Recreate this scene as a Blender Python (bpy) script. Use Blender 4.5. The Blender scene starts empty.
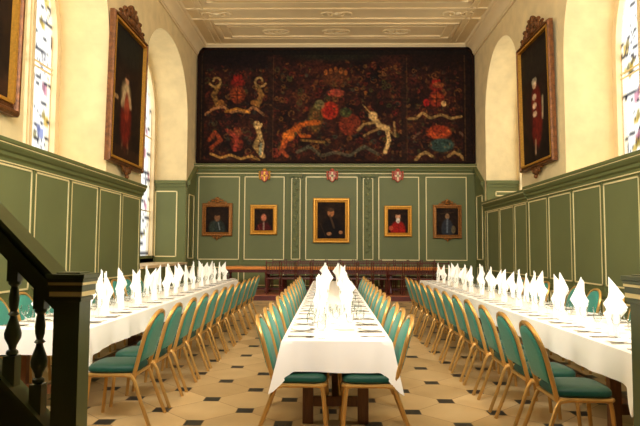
import bpy, math, random
import numpy as np
from mathutils import Vector, Matrix

random.seed(7); rng = np.random.RandomState(11)
SC = bpy.context.scene
COL = SC.collection
PI = math.pi
R = math.radians

# ------------------------------------------------------------------ camera, world, lights, exposure
F = 567.0
cd = bpy.data.cameras.new('camera'); cam = bpy.data.objects.new('camera', cd); COL.objects.link(cam)
cd.sensor_fit = 'HORIZONTAL'; cd.sensor_width = 36.0; cd.lens = 36.0*F/640.0; cd.clip_start = 0.05
cam.location = (0, 0, 1.45)
cam.rotation_euler = (R(90+3.63), R(-0.25), R(1.01))
SC.camera = cam

SC.view_settings.view_transform = 'Standard'; SC.view_settings.look = 'None'
SC.view_settings.gamma = 1.0; SC.view_settings.use_curve_mapping = False
SC.view_settings.exposure = 0.72

w = bpy.data.worlds.new('sky'); SC.world = w; w.use_nodes = True
bg = w.node_tree.nodes['Background']; bg.inputs[0].default_value = (1.0, 0.97, 0.90, 1); bg.inputs[1].default_value = 1.6

WL, WR, YE, YB, HC = -4.57, 4.87, 19.0, -1.2, 8.42
RD = 1.14                                     # depth of the window recesses
REC_L = [(2.7, 5.8, 2.95), (8.25, 11.4, 2.95), (13.55, 17.85, 1.0)]
REC_R = [(2.9, 6.0, 2.95), (8.6, 11.72, 2.95), (14.42, 17.7, 2.95)]
SKY = {0: 950, 1: 190, 2: 215}
def window_sky(side, y0, y1, zb, power):
    l = bpy.data.lights.new('window_daylight', 'AREA'); o = bpy.data.objects.new('window_daylight', l); COL.objects.link(o)
    l.shape = 'RECTANGLE'; l.size = (y1-y0)*1.25; l.size_y = 7.2-zb
    l.energy = power; l.color = (1.0, 0.98, 0.94)
    x = (WL-RD-0.7) if side < 0 else (WR+RD+0.7)
    o.location = (x, (y0+y1)/2, (zb+7.5)/2+0.2)
    d = Vector((-side, 0, -0.22)); o.rotation_euler = d.to_track_quat('-Z', 'Y').to_euler()
for i, (a, b, zb) in enumerate(REC_L): window_sky(-1, a, b, zb, SKY[i])
for i, (a, b, zb) in enumerate(REC_R): window_sky(1, a, b, zb, SKY[i])

l = bpy.data.lights.new('rear_fill_light', 'AREA'); o = bpy.data.objects.new('rear_fill_light', l); COL.objects.link(o)  # fill light added high behind the camera; no window is built there
l.shape = 'RECTANGLE'; l.size = 7.0; l.size_y = 3.4; l.energy = 1080; l.color = (1.0, 0.985, 0.96)
o.location = (0.1, YB+0.5, 6.45); o.rotation_euler = Vector((0, 1, -0.55)).to_track_quat('-Z', 'Y').to_euler()
SC.cycles.transparent_max_bounces = 32; SC.cycles.max_bounces = 10; SC.cycles.diffuse_bounces = 6

# ------------------------------------------------------------------ colours and materials
def lin(c):
    return tuple(((v/255.0)/12.92 if v/255.0 <= 0.04045 else ((v/255.0+0.055)/1.055)**2.4) for v in c)
def mat(name, rgb, rough=0.6, metal=0.0, spec=0.5, noise=0.0, scale=6.0, bump=0.0, bscale=40.0, coat=0.0, sheen=0.0, stretch=None):
    m = bpy.data.materials.new(name); m.use_nodes = True
    nt = m.node_tree; b = nt.nodes['Principled BSDF']
    c = lin(rgb)
    b.inputs['Base Color'].default_value = (*c, 1)
    b.inputs['Roughness'].default_value = rough; b.inputs['Metallic'].default_value = metal
    b.inputs['Specular IOR Level'].default_value = spec
    b.inputs['Coat Weight'].default_value = coat; b.inputs['Sheen Weight'].default_value = sheen
    tc = nt.nodes.new('ShaderNodeTexCoord'); src = tc.outputs['Object']
    if stretch:
        mp = nt.nodes.new('ShaderNodeMapping'); mp.inputs['Scale'].default_value = stretch
        nt.links.new(src, mp.inputs[0]); src = mp.outputs[0]
    if noise:
        n = nt.nodes.new('ShaderNodeTexNoise'); n.inputs['Scale'].default_value = scale; n.inputs['Detail'].default_value = 5
        nt.links.new(src, n.inputs['Vector'])
        r = nt.nodes.new('ShaderNodeValToRGB')
        r.color_ramp.elements[0].position = 0.3; r.color_ramp.elements[1].position = 0.7
        r.color_ramp.elements[0].color = (*[v*(1-noise) for v in c], 1)
        r.color_ramp.elements[1].color = (*[min(1, v*(1+noise)) for v in c], 1)
        nt.links.new(n.outputs['Fac'], r.inputs[0]); nt.links.new(r.outputs[0], b.inputs['Base Color'])
    if bump:
        n = nt.nodes.new('ShaderNodeTexNoise'); n.inputs['Scale'].default_value = bscale; n.inputs['Detail'].default_value = 3
        nt.links.new(src, n.inputs['Vector'])
        bp = nt.nodes.new('ShaderNodeBump'); bp.inputs['Strength'].default_value = bump; bp.inputs['Distance'].default_value = 0.01
        nt.links.new(n.outputs['Fac'], bp.inputs['Height']); nt.links.new(bp.outputs[0], b.inputs['Normal'])
    return m
M = dict(
    plaster=mat('cream_plaster', (228, 206, 154), 0.85, noise=0.09, scale=2.6, bump=0.5, bscale=7),
    ceiling=mat('ceiling_plaster', (232, 210, 164), 0.85, noise=0.04, scale=2.0),
    stone=mat('window_stone', (232, 212, 168), 0.8, noise=0.06),
    green=mat('sage_green_paint', (108, 114, 72), 0.5, spec=0.25, noise=0.05, scale=1.5),
    green_rail=mat('sage_green_rail_paint', (102, 108, 64), 0.5, spec=0.25, noise=0.05, scale=2),
    gilt=mat('pale_gilding', (238, 222, 164), 0.45, metal=0.15),
    gold=mat('frame_gilding', (204, 146, 52), 0.38, metal=0.55, noise=0.18, scale=25, bump=0.3, bscale=60),
    oldgold=mat('dark_carved_gilding', (150, 98, 42), 0.42, metal=0.5, noise=0.35, scale=22, bump=0.6, bscale=50),
    carved=mat('brown_carved_gilding', (112, 68, 30), 0.42, metal=0.45, noise=0.45, scale=14, bump=0.7, bscale=40),
    chairgold=mat('gold_chair_tube', (196, 150, 80), 0.3, metal=0.55),
    fabric=mat('teal_green_upholstery', (46, 128, 108), 0.55, sheen=0.1, noise=0.10, scale=60),
    seatfab=mat('green_seat_upholstery', (10, 62, 46), 0.5, spec=0.3, sheen=0.05, noise=0.10, scale=60),
    cloth=mat('white_linen', (244, 238, 226), 0.8, bump=0.15, bscale=5),
    napkin=mat('white_napkin_linen', (250, 246, 236), 0.85),
    wood=mat('dark_oak', (78, 44, 24), 0.4, noise=0.3, scale=7, stretch=(1, 6, 6)),
    legwood=mat('table_leg_wood', (104, 62, 32), 0.45, noise=0.25, scale=9, stretch=(6, 6, 1)),
    redwood=mat('red_mahogany', (84, 30, 18), 0.32, noise=0.25, scale=8),
    topwood=mat('polished_table_wood', (214, 134, 58), 0.3, noise=0.2, scale=5, stretch=(1, 8, 8)),
    dais=mat('dais_boards', (150, 84, 46), 0.5, noise=0.25, scale=4, stretch=(1, 7, 7)),
    darkgreen=mat('dark_green_stair_paint', (74, 84, 52), 0.32, noise=0.06, scale=3),
    steel=mat('cutlery_silver', (150, 146, 140), 0.2, metal=0.9),
    china=mat('white_china', (246, 244, 238), 0.2),
    butter=mat('butter_yellow', (238, 214, 120), 0.5),
    card=mat('cream_card', (238, 230, 190), 0.7),
    coral=mat('coral_red_shield_paint', (176, 78, 52), 0.45, noise=0.15, scale=15),
    silverwhite=mat('shield_white_paint', (224, 196, 150), 0.5),
    darkframe=mat('black_brown_frame', (34, 19, 12), 0.8, spec=0.1, noise=0.2, scale=8),
    backwall=mat('dark_screen_panelling', (60, 42, 26), 0.6, noise=0.2, scale=4),
    bluepaint=mat('dark_bowl_foot', (60, 58, 54), 0.4),
)
def glass_mat():
    m = bpy.data.materials.new('clear_glass'); m.use_nodes = True; nt = m.node_tree
    for n in list(nt.nodes): nt.nodes.remove(n)
    o = nt.nodes.new('ShaderNodeOutputMaterial'); mx = nt.nodes.new('ShaderNodeMixShader')
    t = nt.nodes.new('ShaderNodeBsdfTransparent'); t.inputs[0].default_value = (0.975, 0.985, 0.98, 1)
    g = nt.nodes.new('ShaderNodeBsdfGlossy'); g.inputs['Roughness'].default_value = 0.06
    lw = nt.nodes.new('ShaderNodeLayerWeight'); lw.inputs[0].default_value = 0.25; mu = nt.nodes.new('ShaderNodeMath'); mu.operation = 'MULTIPLY'; mu.inputs[1].default_value = 0.45
    nt.links.new(lw.outputs['Fresnel'], mu.inputs[0]); nt.links.new(mu.outputs[0], mx.inputs[0]); nt.links.new(t.outputs[0], mx.inputs[1]); nt.links.new(g.outputs[0], mx.inputs[2])
    nt.links.new(mx.outputs[0], o.inputs[0]); return m
M['glass'] = glass_mat()
def attr_mat(name, rough=0.45, transparent=False, spec=0.3):
    m = bpy.data.materials.new(name); m.use_nodes = True; nt = m.node_tree
    a = nt.nodes.new('ShaderNodeVertexColor'); a.layer_name = 'paint'
    if not transparent:
        b = nt.nodes['Principled BSDF']; b.inputs['Roughness'].default_value = rough; b.inputs['Specular IOR Level'].default_value = spec
        nt.links.new(a.outputs[0], b.inputs['Base Color'])
    else:
        for n in list(nt.nodes):
            if n.type == 'BSDF_PRINCIPLED': nt.nodes.remove(n)
        o = [n for n in nt.nodes if n.type == 'OUTPUT_MATERIAL'][0]
        t = nt.nodes.new('ShaderNodeBsdfTransparent'); g = nt.nodes.new('ShaderNodeBsdfTranslucent'); mx = nt.nodes.new('ShaderNodeMixShader')
        mx.inputs[0].default_value = 0.25
        nt.links.new(a.outputs[0], t.inputs[0]); nt.links.new(a.outputs[0], g.inputs[0])
        nt.links.new(t.outputs[0], mx.inputs[1]); nt.links.new(g.outputs[0], mx.inputs[2]); nt.links.new(mx.outputs[0], o.inputs[0])
    return m
M['paint'] = attr_mat('oil_paint', 0.7, spec=0.12)
M['stained'] = attr_mat('leaded_glass', transparent=True)

def floor_mat():
    m = bpy.data.materials.new('octagon_stone_and_dark_dots'); m.use_nodes = True; nt = m.node_tree; N = nt.nodes; L = nt.links
    b = N['Principled BSDF']
    tc = N.new('ShaderNodeTexCoord'); sp = N.new('ShaderNodeSeparateXYZ'); L.new(tc.outputs['Object'], sp.inputs[0])
    def mth(op, a, c=None):
        n = N.new('ShaderNodeMath'); n.operation = op
        for i, v in enumerate((a, c)):
            if v is None: continue
            if isinstance(v, (int, float)): n.inputs[i].default_value = v
            else: L.new(v, n.inputs[i])
        return n.outputs[0]
    P = 0.748
    u = mth('DIVIDE', mth('ADD', sp.outputs[0], 0.01), P); v = mth('DIVIDE', mth('SUBTRACT', sp.outputs[1], 5.18), P)
    a = mth('ADD', u, v); c = mth('SUBTRACT', u, v)
    da = mth('PINGPONG', mth('ADD', a, 100.0), 0.5)
    dc = mth('PINGPONG', mth('ADD', c, 100.0), 0.5)
    s = mth('ADD', da, dc)
    dot = mth('LESS_THAN', s, 0.195); edge = mth('LESS_THAN', s, 0.206)
    joint = mth('LESS_THAN', mth('MINIMUM', da, dc), 0.006)
    # one tint per slab
    fa = mth('FLOOR', a); fc = mth('FLOOR', c)
    cb = N.new('ShaderNodeCombineXYZ'); L.new(fa, cb.inputs[0]); L.new(fc, cb.inputs[1])
    wn = N.new('ShaderNodeTexWhiteNoise'); L.new(cb.outputs[0], wn.inputs[0])
    no = N.new('ShaderNodeTexNoise'); no.inputs['Scale'].default_value = 2.2; no.inputs['Detail'].default_value = 6; L.new(tc.outputs['Object'], no.inputs[0])
    f = mth('ADD', mth('MULTIPLY', wn.outputs[0], 0.45), mth('MULTIPLY', no.outputs['Fac'], 0.55))
    rp = N.new('ShaderNodeValToRGB'); rp.color_ramp.elements[0].position = 0.15; rp.color_ramp.elements[1].position = 0.85
    rp.color_ramp.elements[0].color = (*lin((158, 128, 82)), 1); rp.color_ramp.elements[1].color = (*lin((206, 174, 122)), 1)
    L.new(f, rp.inputs[0])
    def mix(fac, c1, c2):
        n = N.new('ShaderNodeMix'); n.data_type = 'RGBA'; L.new(fac, n.inputs[0])
        for i, q in ((6, c1), (7, c2)):
            if isinstance(q, tuple): n.inputs[i].default_value = (*q, 1)
            else: L.new(q, n.inputs[i])
        return n.outputs[2]
    c1 = mix(joint, rp.outputs[0], lin((128, 98, 58)))
    c2 = mix(edge, c1, lin((128, 98, 58)))
    c3 = mix(dot, c2, lin((42, 40, 36)))
    L.new(c3, b.inputs['Base Color']); b.inputs['Roughness'].default_value = 0.42; b.inputs['Specular IOR Level'].default_value = 0.45
    return m
M['floor'] = floor_mat()

# ------------------------------------------------------------------ mesh helpers
class MB:
    def __init__(s): s.v = []; s.f = []
    def add(s, vs, fs):
        o = len(s.v); s.v += [tuple(p) for p in vs]; s.f += [tuple(i+o for i in f) for f in fs]
    def box(s, x0, x1, y0, y1, z0, z1, bev=0.0):
        x0, x1 = min(x0, x1), max(x0, x1); y0, y1 = min(y0, y1), max(y0, y1); z0, z1 = min(z0, z1), max(z0, z1)
        s.add([(x0,y0,z0),(x1,y0,z0),(x1,y1,z0),(x0,y1,z0),(x0,y0,z1),(x1,y0,z1),(x1,y1,z1),(x0,y1,z1)],
              [(0,3,2,1),(4,5,6,7),(0,1,5,4),(1,2,6,5),(2,3,7,6),(3,0,4,7)])
    def tube(s, pts, r, seg=8, closed=False, cap=True, flat=1.0):
        pts = [Vector(p) for p in pts]; n = len(pts); rings = []
        rr = r if isinstance(r, (list, tuple)) else [r]*n
        up = None
        for i, p in enumerate(pts):
            a = pts[(i-1) % n] if (closed or i > 0) else p; b = pts[(i+1) % n] if (closed or i < n-1) else p
            t = (b-a).normalized()
            if up is None:
                up = Vector((0, 0, 1)) if abs(t.z) < 0.9 else Vector((1, 0, 0))
            sd = t.cross(up)
            if sd.length < 1e-5: sd = t.orthogonal()
            sd.normalize(); up = sd.cross(t).normalized()
            rings.append([p + (sd*math.cos(2*PI*k/seg) + up*math.sin(2*PI*k/seg)*flat)*rr[i] for k in range(seg)])
        vs = [q for rg in rings for q in rg]; fs = []
        m = n if closed else n-1
        for i in range(m):
            j = (i+1) % n
            for k in range(seg):
                k2 = (k+1) % seg
                fs.append((i*seg+k, i*seg+k2, j*seg+k2, j*seg+k))
        if cap and not closed:
            fs.append(tuple(range(seg))[::-1]); fs.append(tuple((n-1)*seg+k for k in range(seg)))
        s.add(vs, fs)
    def lathe(s, prof, c=(0,0,0), seg=20):
        vs = []; fs = []
        for (r, z) in prof:
            for k in range(seg):
                a = 2*PI*k/seg; vs.append((c[0]+r*math.cos(a), c[1]+r*math.sin(a), c[2]+z))
        for i in range(len(prof)-1):
            for k in range(seg):
                k2 = (k+1) % seg; fs.append((i*seg+k, i*seg+k2, (i+1)*seg+k2, (i+1)*seg+k))
        s.add(vs, fs)
    def ball(s, c, rad, seg=10, rings=6):
        if not isinstance(rad, (tuple, list)): rad = (rad,)*3
        vs = [(c[0], c[1], c[2]-rad[2])]; fs = []
        for i in range(1, rings):
            a = -PI/2+PI*i/rings
            for k in range(seg):
                b = 2*PI*k/seg; vs.append((c[0]+rad[0]*math.cos(a)*math.cos(b), c[1]+rad[1]*math.cos(a)*math.sin(b), c[2]+rad[2]*math.sin(a)))
        vs.append((c[0], c[1], c[2]+rad[2])); t = len(vs)-1
        for k in range(seg):
            k2 = (k+1) % seg
            fs.append((0, 1+k2, 1+k)); fs.append((t, 1+(rings-2)*seg+k, 1+(rings-2)*seg+k2))
            for i in range(rings-2): fs.append((1+i*seg+k, 1+i*seg+k2, 1+(i+1)*seg+k2, 1+(i+1)*seg+k))
        s.add(vs, fs)
    def prism(s, poly, axis, a, b):
        """poly: 2-D outline; axis 'x','y','z' is the extrusion axis between a and b"""
        def P(p, t):
            return {'x': (t, p[0], p[1]), 'y': (p[0], t, p[1]), 'z': (p[0], p[1], t)}[axis]
        n = len(poly); vs = [P(p, a) for p in poly]+[P(p, b) for p in poly]
        s.add(vs, [tuple(range(n)), tuple(range(2*n-1, n-1, -1))]+[(i, i+n, (i+1) % n+n, (i+1) % n) for i in range(n)])
    def xf(s, m):
        s.v = [tuple(m @ Vector(p)) for p in s.v]; return s
    def build(s, name, m, parent=None, smooth=False, bevel=0.0):
        me = bpy.data.meshes.new(name); me.from_pydata(s.v, [], s.f); me.update()
        me.materials.append(M[m] if isinstance(m, str) else m)
        import bmesh
        bm = bmesh.new(); bm.from_mesh(me); bmesh.ops.recalc_face_normals(bm, faces=bm.faces)
        if bevel:
            es = [e for e in bm.edges if len(e.link_faces) == 2 and e.calc_face_angle(0) > 0.7]
            bmesh.ops.bevel(bm, geom=es, offset=bevel, segments=2, affect='EDGES', profile=0.6, clamp_overlap=True)
        bm.to_mesh(me); bm.free()
        if smooth:
            me.shade_smooth()
            try: me.set_sharp_from_angle(angle=R(42))
            except Exception: pass
        o = bpy.data.objects.new(name, me); COL.objects.link(o)
        if parent: o.parent = parent
        return o
def tag(o, label=None, cat=None, group=None, kind=None):
    if label: o['label'] = label
    if cat: o['category'] = cat
    if group: o['group'] = group
    if kind: o['kind'] = kind
    return o
def empty(name, loc=(0,0,0), rz=0.0):
    o = bpy.data.objects.new(name, None); COL.objects.link(o); o.location = loc; o.rotation_euler = (0, 0, rz); o.empty_display_size = 0.1
    return o
def copy_tree(o, parent=None):
    c = o.copy(); COL.objects.link(c)
    if parent: c.parent = parent
    for ch in list(o.children): copy_tree(ch, c)
    return c
ORD = ['nearest', 'second', 'third', 'fourth', 'fifth', 'sixth', 'seventh', 'eighth', 'ninth', 'tenth', 'eleventh', 'twelfth',
       'thirteenth', 'fourteenth', 'fifteenth', 'sixteenth', 'seventeenth']
def nth(i, n):
    if i == 0: return 'nearest the camera'
    if i == n-1: return 'farthest from the camera'
    return ORD[i]+' from the near end'

# ------------------------------------------------------------------ painted canvases
def canvas(name, img, place, parent=None, m='paint'):
    """img: h x w x 3 array in sRGB 0-255, row 0 on top; place(u, v) gives the point for u right, v up (0..1)"""
    h, w_, _ = img.shape
    us = np.linspace(0, 1, w_); vs = np.linspace(1, 0, h)
    pts = [place(u, v) for v in vs for u in us]
    fs = [(r*w_+c, (r+1)*w_+c, (r+1)*w_+c+1, r*w_+c+1) for r in range(h-1) for c in range(w_-1)]
    me = bpy.data.meshes.new(name); me.from_pydata(pts, [], fs); me.update()
    ca = me.color_attributes.new('paint', 'FLOAT_COLOR', 'POINT')
    x = np.clip(img, 0, 255)/255.0; l = np.where(x <= 0.04045, x/12.92, ((x+0.055)/1.055)**2.4)
    arr = np.ones((h*w_, 4), dtype=np.float32); arr[:, :3] = l.reshape(-1, 3); ca.data.foreach_set('color', arr.ravel())
    me.materials.append(M[m]); o = bpy.data.objects.new(name, me); COL.objects.link(o)
    if parent: o.parent = parent
    return o
class Paint:
    def __init__(s, w_, h, sx, sy, base):
        s.img = np.zeros((h, w_, 3)); s.img[:] = base
        s.X, s.Y = np.meshgrid(np.linspace(0, sx, w_), np.linspace(0, sy, h)); s.sx, s.sy = sx, sy
    def mix(s, mask, c):
        m = np.clip(mask, 0, 1)[..., None]; s.img = s.img*(1-m)+np.array(c, float)*m
    def ell(s, cx, cy, rx, ry, c, a=1.0, soft=0.25, rot=0.0):
        dx, dy = s.X-cx, s.Y-cy; cr, sr = math.cos(rot), math.sin(rot)
        d = np.sqrt(((dx*cr+dy*sr)/rx)**2+((-dx*sr+dy*cr)/ry)**2)
        s.mix(np.clip((1-d)/soft+0.5, 0, 1)*a, c)
    def line(s, pts, w_, c, a=1.0):
        best = np.full(s.X.shape, 1e9)
        for (x0, y0), (x1, y1) in zip(pts[:-1], pts[1:]):
            L2 = (x1-x0)**2+(y1-y0)**2+1e-9
            t = np.clip(((s.X-x0)*(x1-x0)+(s.Y-y0)*(y1-y0))/L2, 0, 1)
            best = np.minimum(best, np.hypot(s.X-x0-t*(x1-x0), s.Y-y0-t*(y1-y0)))
        s.mix(np.clip((w_-best)/(0.5*w_)+0.2, 0, 1)*a, c)
    def curl(s, cx, cy, r, c, w_=0.9, a=0.8, t0=0.0, turns=1.0, flip=1):
        pts = [(cx+flip*r*(1-0.6*t)*math.cos(t0+2*PI*turns*t), cy+r*(1-0.6*t)*math.sin(t0+2*PI*turns*t)) for t in np.linspace(0, 1, 12)]
        s.line(pts, w_, c, a)
    def rect(s, x0, x1, y0, y1, c, a=1.0):
        s.mix(((s.X >= x0) & (s.X <= x1) & (s.Y >= y0) & (s.Y <= y1))*a, c)
    def grain(s, amp, cell=3):
        h, w_ = s.X.shape; g = rng.normal(0, 1, (h//cell+2, w_//cell+2))
        yy = np.linspace(0, h//cell, h); xx = np.linspace(0, w_//cell, w_)
        y0 = yy.astype(int); x0 = xx.astype(int); fy = (yy-y0)[:, None]; fx = (xx-x0)[None, :]
        v = (g[y0][:, x0]*(1-fy)*(1-fx)+g[y0+1][:, x0]*fy*(1-fx)+g[y0][:, x0+1]*(1-fy)*fx+g[y0+1][:, x0+1]*fy*fx)
        s.img = s.img*(1+amp*v[..., None])

# ------------------------------------------------------------------ the shell
def st(name, mb, m, parent=None, **k):
    o = mb.build(name, m, parent, **k)
    if not parent: o['kind'] = 'structure'
    return o
b = MB(); b.box(WL-RD-0.2, WR+RD+0.2, YB, YE+0.2, -0.2, 0.0); st('floor', b, 'floor')
b = MB(); b.box(WL-0.05, WR+0.05, YB, YE+0.2, HC, HC+0.2); ceiling = st('ceiling', b, 'ceiling')
b = MB(); b.box(WL-0.3, WR+0.3, YE, YE+0.25, 0, HC); st('wall_end', b, 'plaster')
b = MB(); b.box(WL-0.3, WR+0.3, YB-0.2, YB, 0, HC); st('wall_back', b, 'backwall')

b = MB(); b.box(WL+0.02, WR-0.02, YB, 2.55, 2.78, 2.92); b.build('ceiling_shade_slab', 'backwall')['kind'] = 'structure'  # unseen deck added to keep the rear fill off the newel fronts
SPRING, APEX, PW = 5.35, 7.5, 2.2
def arch_pts(y0, y1, inset=0.0, n=28):
    c = (y0+y1)/2; a = (y1-y0)/2-inset; h = APEX-SPRING-inset; out = []
    for i in range(n+1):
        t = PI-PI*i/n; cy, sy = math.cos(t), math.sin(t)
        out.append((c+a*(abs(cy)**(2/PW))*(1 if cy > 0 else -1), SPRING+h*(sy**(2/PW) if sy > 0 else 0)))
    return out
def side_wall(name, X, sgn, recs):
    b = MB(); XO = X+sgn*RD
    cuts = [YB]+[v for r in recs for v in r[:2]]+[YE]
    for i in range(0, len(cuts), 2):
        y0, y1 = cuts[i], cuts[i+1]; b.add([(X,y0,0),(X,y1,0),(X,y1,HC),(X,y0,HC)], [(0,1,2,3)])
    for (y0, y1, zb) in recs:
        b.add([(X,y0,0),(X,y1,0),(X,y1,zb),(X,y0,zb)], [(0,1,2,3)])
        ap = arch_pts(y0, y1)
        for (ya, za), (yb, zb2) in zip(ap[:-1], ap[1:]):
            b.add([(X,ya,za),(X,yb,zb2),(X,yb,HC),(X,ya,HC)], [(0,1,2,3)])
        loop = [(y0, zb)]+ap+[(y1, zb)]
        for (ya, za), (yb, zb2) in zip(loop[:-1], loop[1:]):
            b.add([(X,ya,za),(X,yb,zb2),(XO,yb,zb2),(XO,ya,za)], [(0,1,2,3)])
        b.add([(X,y0,zb),(X,y1,zb),(XO,y1,zb),(XO,y0,zb)], [(0,1,2,3)])
    # outer face so that no daylight leaks round the recesses
    return st(name, b, 'plaster')
side_wall('wall_left', WL, -1, REC_L)
side_wall('wall_right', WR, 1, REC_R)

# ------------------------------------------------------------------ windows with leaded stained glass
def stained(wd, ht, seed):
    rs = np.random.RandomState(seed)
    p = Paint(20, int(20*ht/wd/1.6), wd, ht, (172, 172, 168)); X, Y = p.X, p.Y
    for k in range(9):
        y = rs.uniform(0, ht); c = [(70, 50, 120), (128, 104, 30), (76, 84, 130), (126, 74, 92), (130, 118, 60), (120, 100, 44)][rs.randint(6)]
        x = rs.uniform(0.15, wd-0.25); p.rect(x, x+rs.uniform(.1, .2), y, y+rs.uniform(.1, .2), c, 0.7)
        p.ell(x, y, 0.07, 0.1, [q*.7 for q in c], 0.7)
    y = 0.3
    while y < ht:
        p.line([(0.05, y), (wd-0.05, y+rs.uniform(-.25, .25))], 0.016, (20, 20, 30), 0.97); y += rs.uniform(0.16, 0.5)
    for k in range(14):
        yy = rs.uniform(0, ht); p.line([(rs.uniform(0, wd), yy), (rs.uniform(0, wd), yy+0.3)], 0.014, (30, 28, 44), 0.92)
    p.rect(0, 0.03, 0, ht, (110, 84, 34)); p.rect(wd-0.03, wd, 0, ht, (110, 84, 34))
    return p.img
def window(idx, X, sgn, y0, y1, zb):
    XO = X+sgn*RD; e = empty('window_%d' % idx, (0, 0, 0)); e['kind'] = 'structure'
    xa, xb = XO-sgn*0.14, XO+sgn*0.06
    outer = [(y0, zb)]+arch_pts(y0, y1)+[(y1, zb)]
    inner = [(y0+0.16, zb+0.14)]+arch_pts(y0, y1, 0.16)+[(y1-0.16, zb+0.14)]
    b = MB(); n = len(outer)
    vs = [(xa, *p) for p in outer]+[(xa, *p) for p in inner]+[(xb, *p) for p in inner]
    fs = []
    for i in range(n):
        j = (i+1) % n; fs.append((i, j, n+j, n+i)); fs.append((n+i, n+j, 2*n+j, 2*n+i))
    b.add(vs, fs); b.build('window_frame', 'stone', e)
    c = (y0+y1)/2; a = (y1-y0)/2
    def top(y):
        t = min(1.0, abs(y-c)/a); return SPRING+(APEX-SPRING)*max(0, 1-t**PW)**(1/PW)
    nl = 3; mw = 0.17; lw = ((y1-y0)-0.32-(nl-1)*mw)/nl
    for k in range(nl):
        ya = y0+0.16+k*(lw+mw)
        if k:
            b = MB(); b.box(xa, xb, ya-mw+0.03, ya-0.03, zb, top(ya-mw/2)); b.box(xa+sgn*0.04, xb-sgn*0.04, ya-mw, ya, zb, top(ya-mw/2)); b.build('mullion', 'stone', e)
        zt = max(top(ya), top(ya+lw))-0.05
        canvas('leaded_pane', stained(lw, zt-zb, idx*10+k), lambda u, v: (XO-sgn*0.03, ya+u*lw, zb+v*(zt-zb)), e, 'stained')
    for z in ((zb+2.1, 4.95) if zb > 2 else (2.6, 4.9)):
        b = MB(); b.box(XO-sgn*0.05, XO-sgn*0.02, y0+0.1, y1-0.1, z-0.015, z+0.015); b.build('glazing_bar', 'stone', e)
k = 1
for r in REC_L: window(k, WL, -1, *r); k += 1
for r in REC_R: window(k, WR, 1, *r); k += 1

# ------------------------------------------------------------------ ceiling plasterwork and cornice
def cornice(name, X, sgn):
    p = [(0,-0.42),(0.05,-0.42),(0.05,-0.38),(0.08,-0.36),(0.09,-0.30),(0.13,-0.22),(0.19,-0.16),(0.27,-0.11),(0.27,-0.08),(0.33,-0.06),(0.36,0),(0,0)]
    b = MB(); b.prism([(X-sgn*u, HC+v) for u, v in p], 'y', YB, YE-0.02); return st(name, b, 'ceiling', smooth=True)
cornice('trim_1', WL, -1); cornice('trim_2', WR, 1)
b = MB(); b.prism([(YE-u, HC+v) for u, v in [(0,-.14),(.08,-.14),(.10,-.08),(.16,-.05),(.18,0),(0,0)]], 'x', WL+.3, WR-.3); st('trim_3', b, 'ceiling')
for (ya, yb) in [(17.15, 18.35), (13.9, 15.6), (10.6, 12.3), (7.2, 9.0)]:
    for (xa, xb, w2) in [(-3.55, 3.9, 0.05), (-3.25, 3.6, 0.03)]:
        d = 0.0 if w2 > 0.04 else 0.18
        b = MB()
        for y in (ya+d, yb-d): b.box(xa-w2, xb+w2, y-w2, y+w2, HC-0.045, HC+0.01)
        for x in (xa, xb): b.box(x-w2, x+w2, ya+d, yb-d, HC-0.045, HC+0.01)
        b.build('ceiling_rib', 'ceiling', ceiling)
    ym = (ya+yb)/2
    for x in (-1.75, 0.17, 2.1):
        b = MB(); b.tube([(x+0.42*math.cos(t), ym+0.2*math.sin(t), HC-0.01) for t in np.linspace(0, 2*PI, 24, endpoint=False)], 0.035, 6, closed=True)
        for t in np.linspace(0, 2*PI, 8, endpoint=False): b.ball((x+0.22*math.cos(t), ym+0.1*math.sin(t), HC-0.01), (0.08, 0.05, 0.03), 8, 4)
        b.build('ceiling_rosette', 'ceiling', ceiling, smooth=True)
    for x in (-3.4, 0.17, 3.75):
        b = MB(); y = ya-0.75
        for s in (-1, 1):
            b.tube([(x+s*(0.12+0.16*t)*1.0+s*0.12*math.cos(5*t), y+0.14*math.sin(5*t), HC-0.01) for t in np.linspace(0, 1.5, 12)], 0.03, 6)
        b.ball((x, y, HC-0.01), (0.12, 0.12, 0.05), 8, 4); b.build('ceiling_scroll', 'ceiling', ceiling, smooth=True)
    b = MB(); b.box(WL+.35, WR-.35, ya-0.42, ya-0.34, HC-.035, HC+.01); b.box(WL+.35, WR-.35, ya-1.15, ya-1.07, HC-.035, HC+.01); b.build('ceiling_rib', 'ceiling', ceiling)

b = MB()
for x in (WL+.66, WL+.84, WR-.66, WR-.84): b.box(x-.025, x+.025, YB, YE-.2, HC-.03, HC+.01)
b.build('ceiling_rib', 'ceiling', ceiling)
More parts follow.
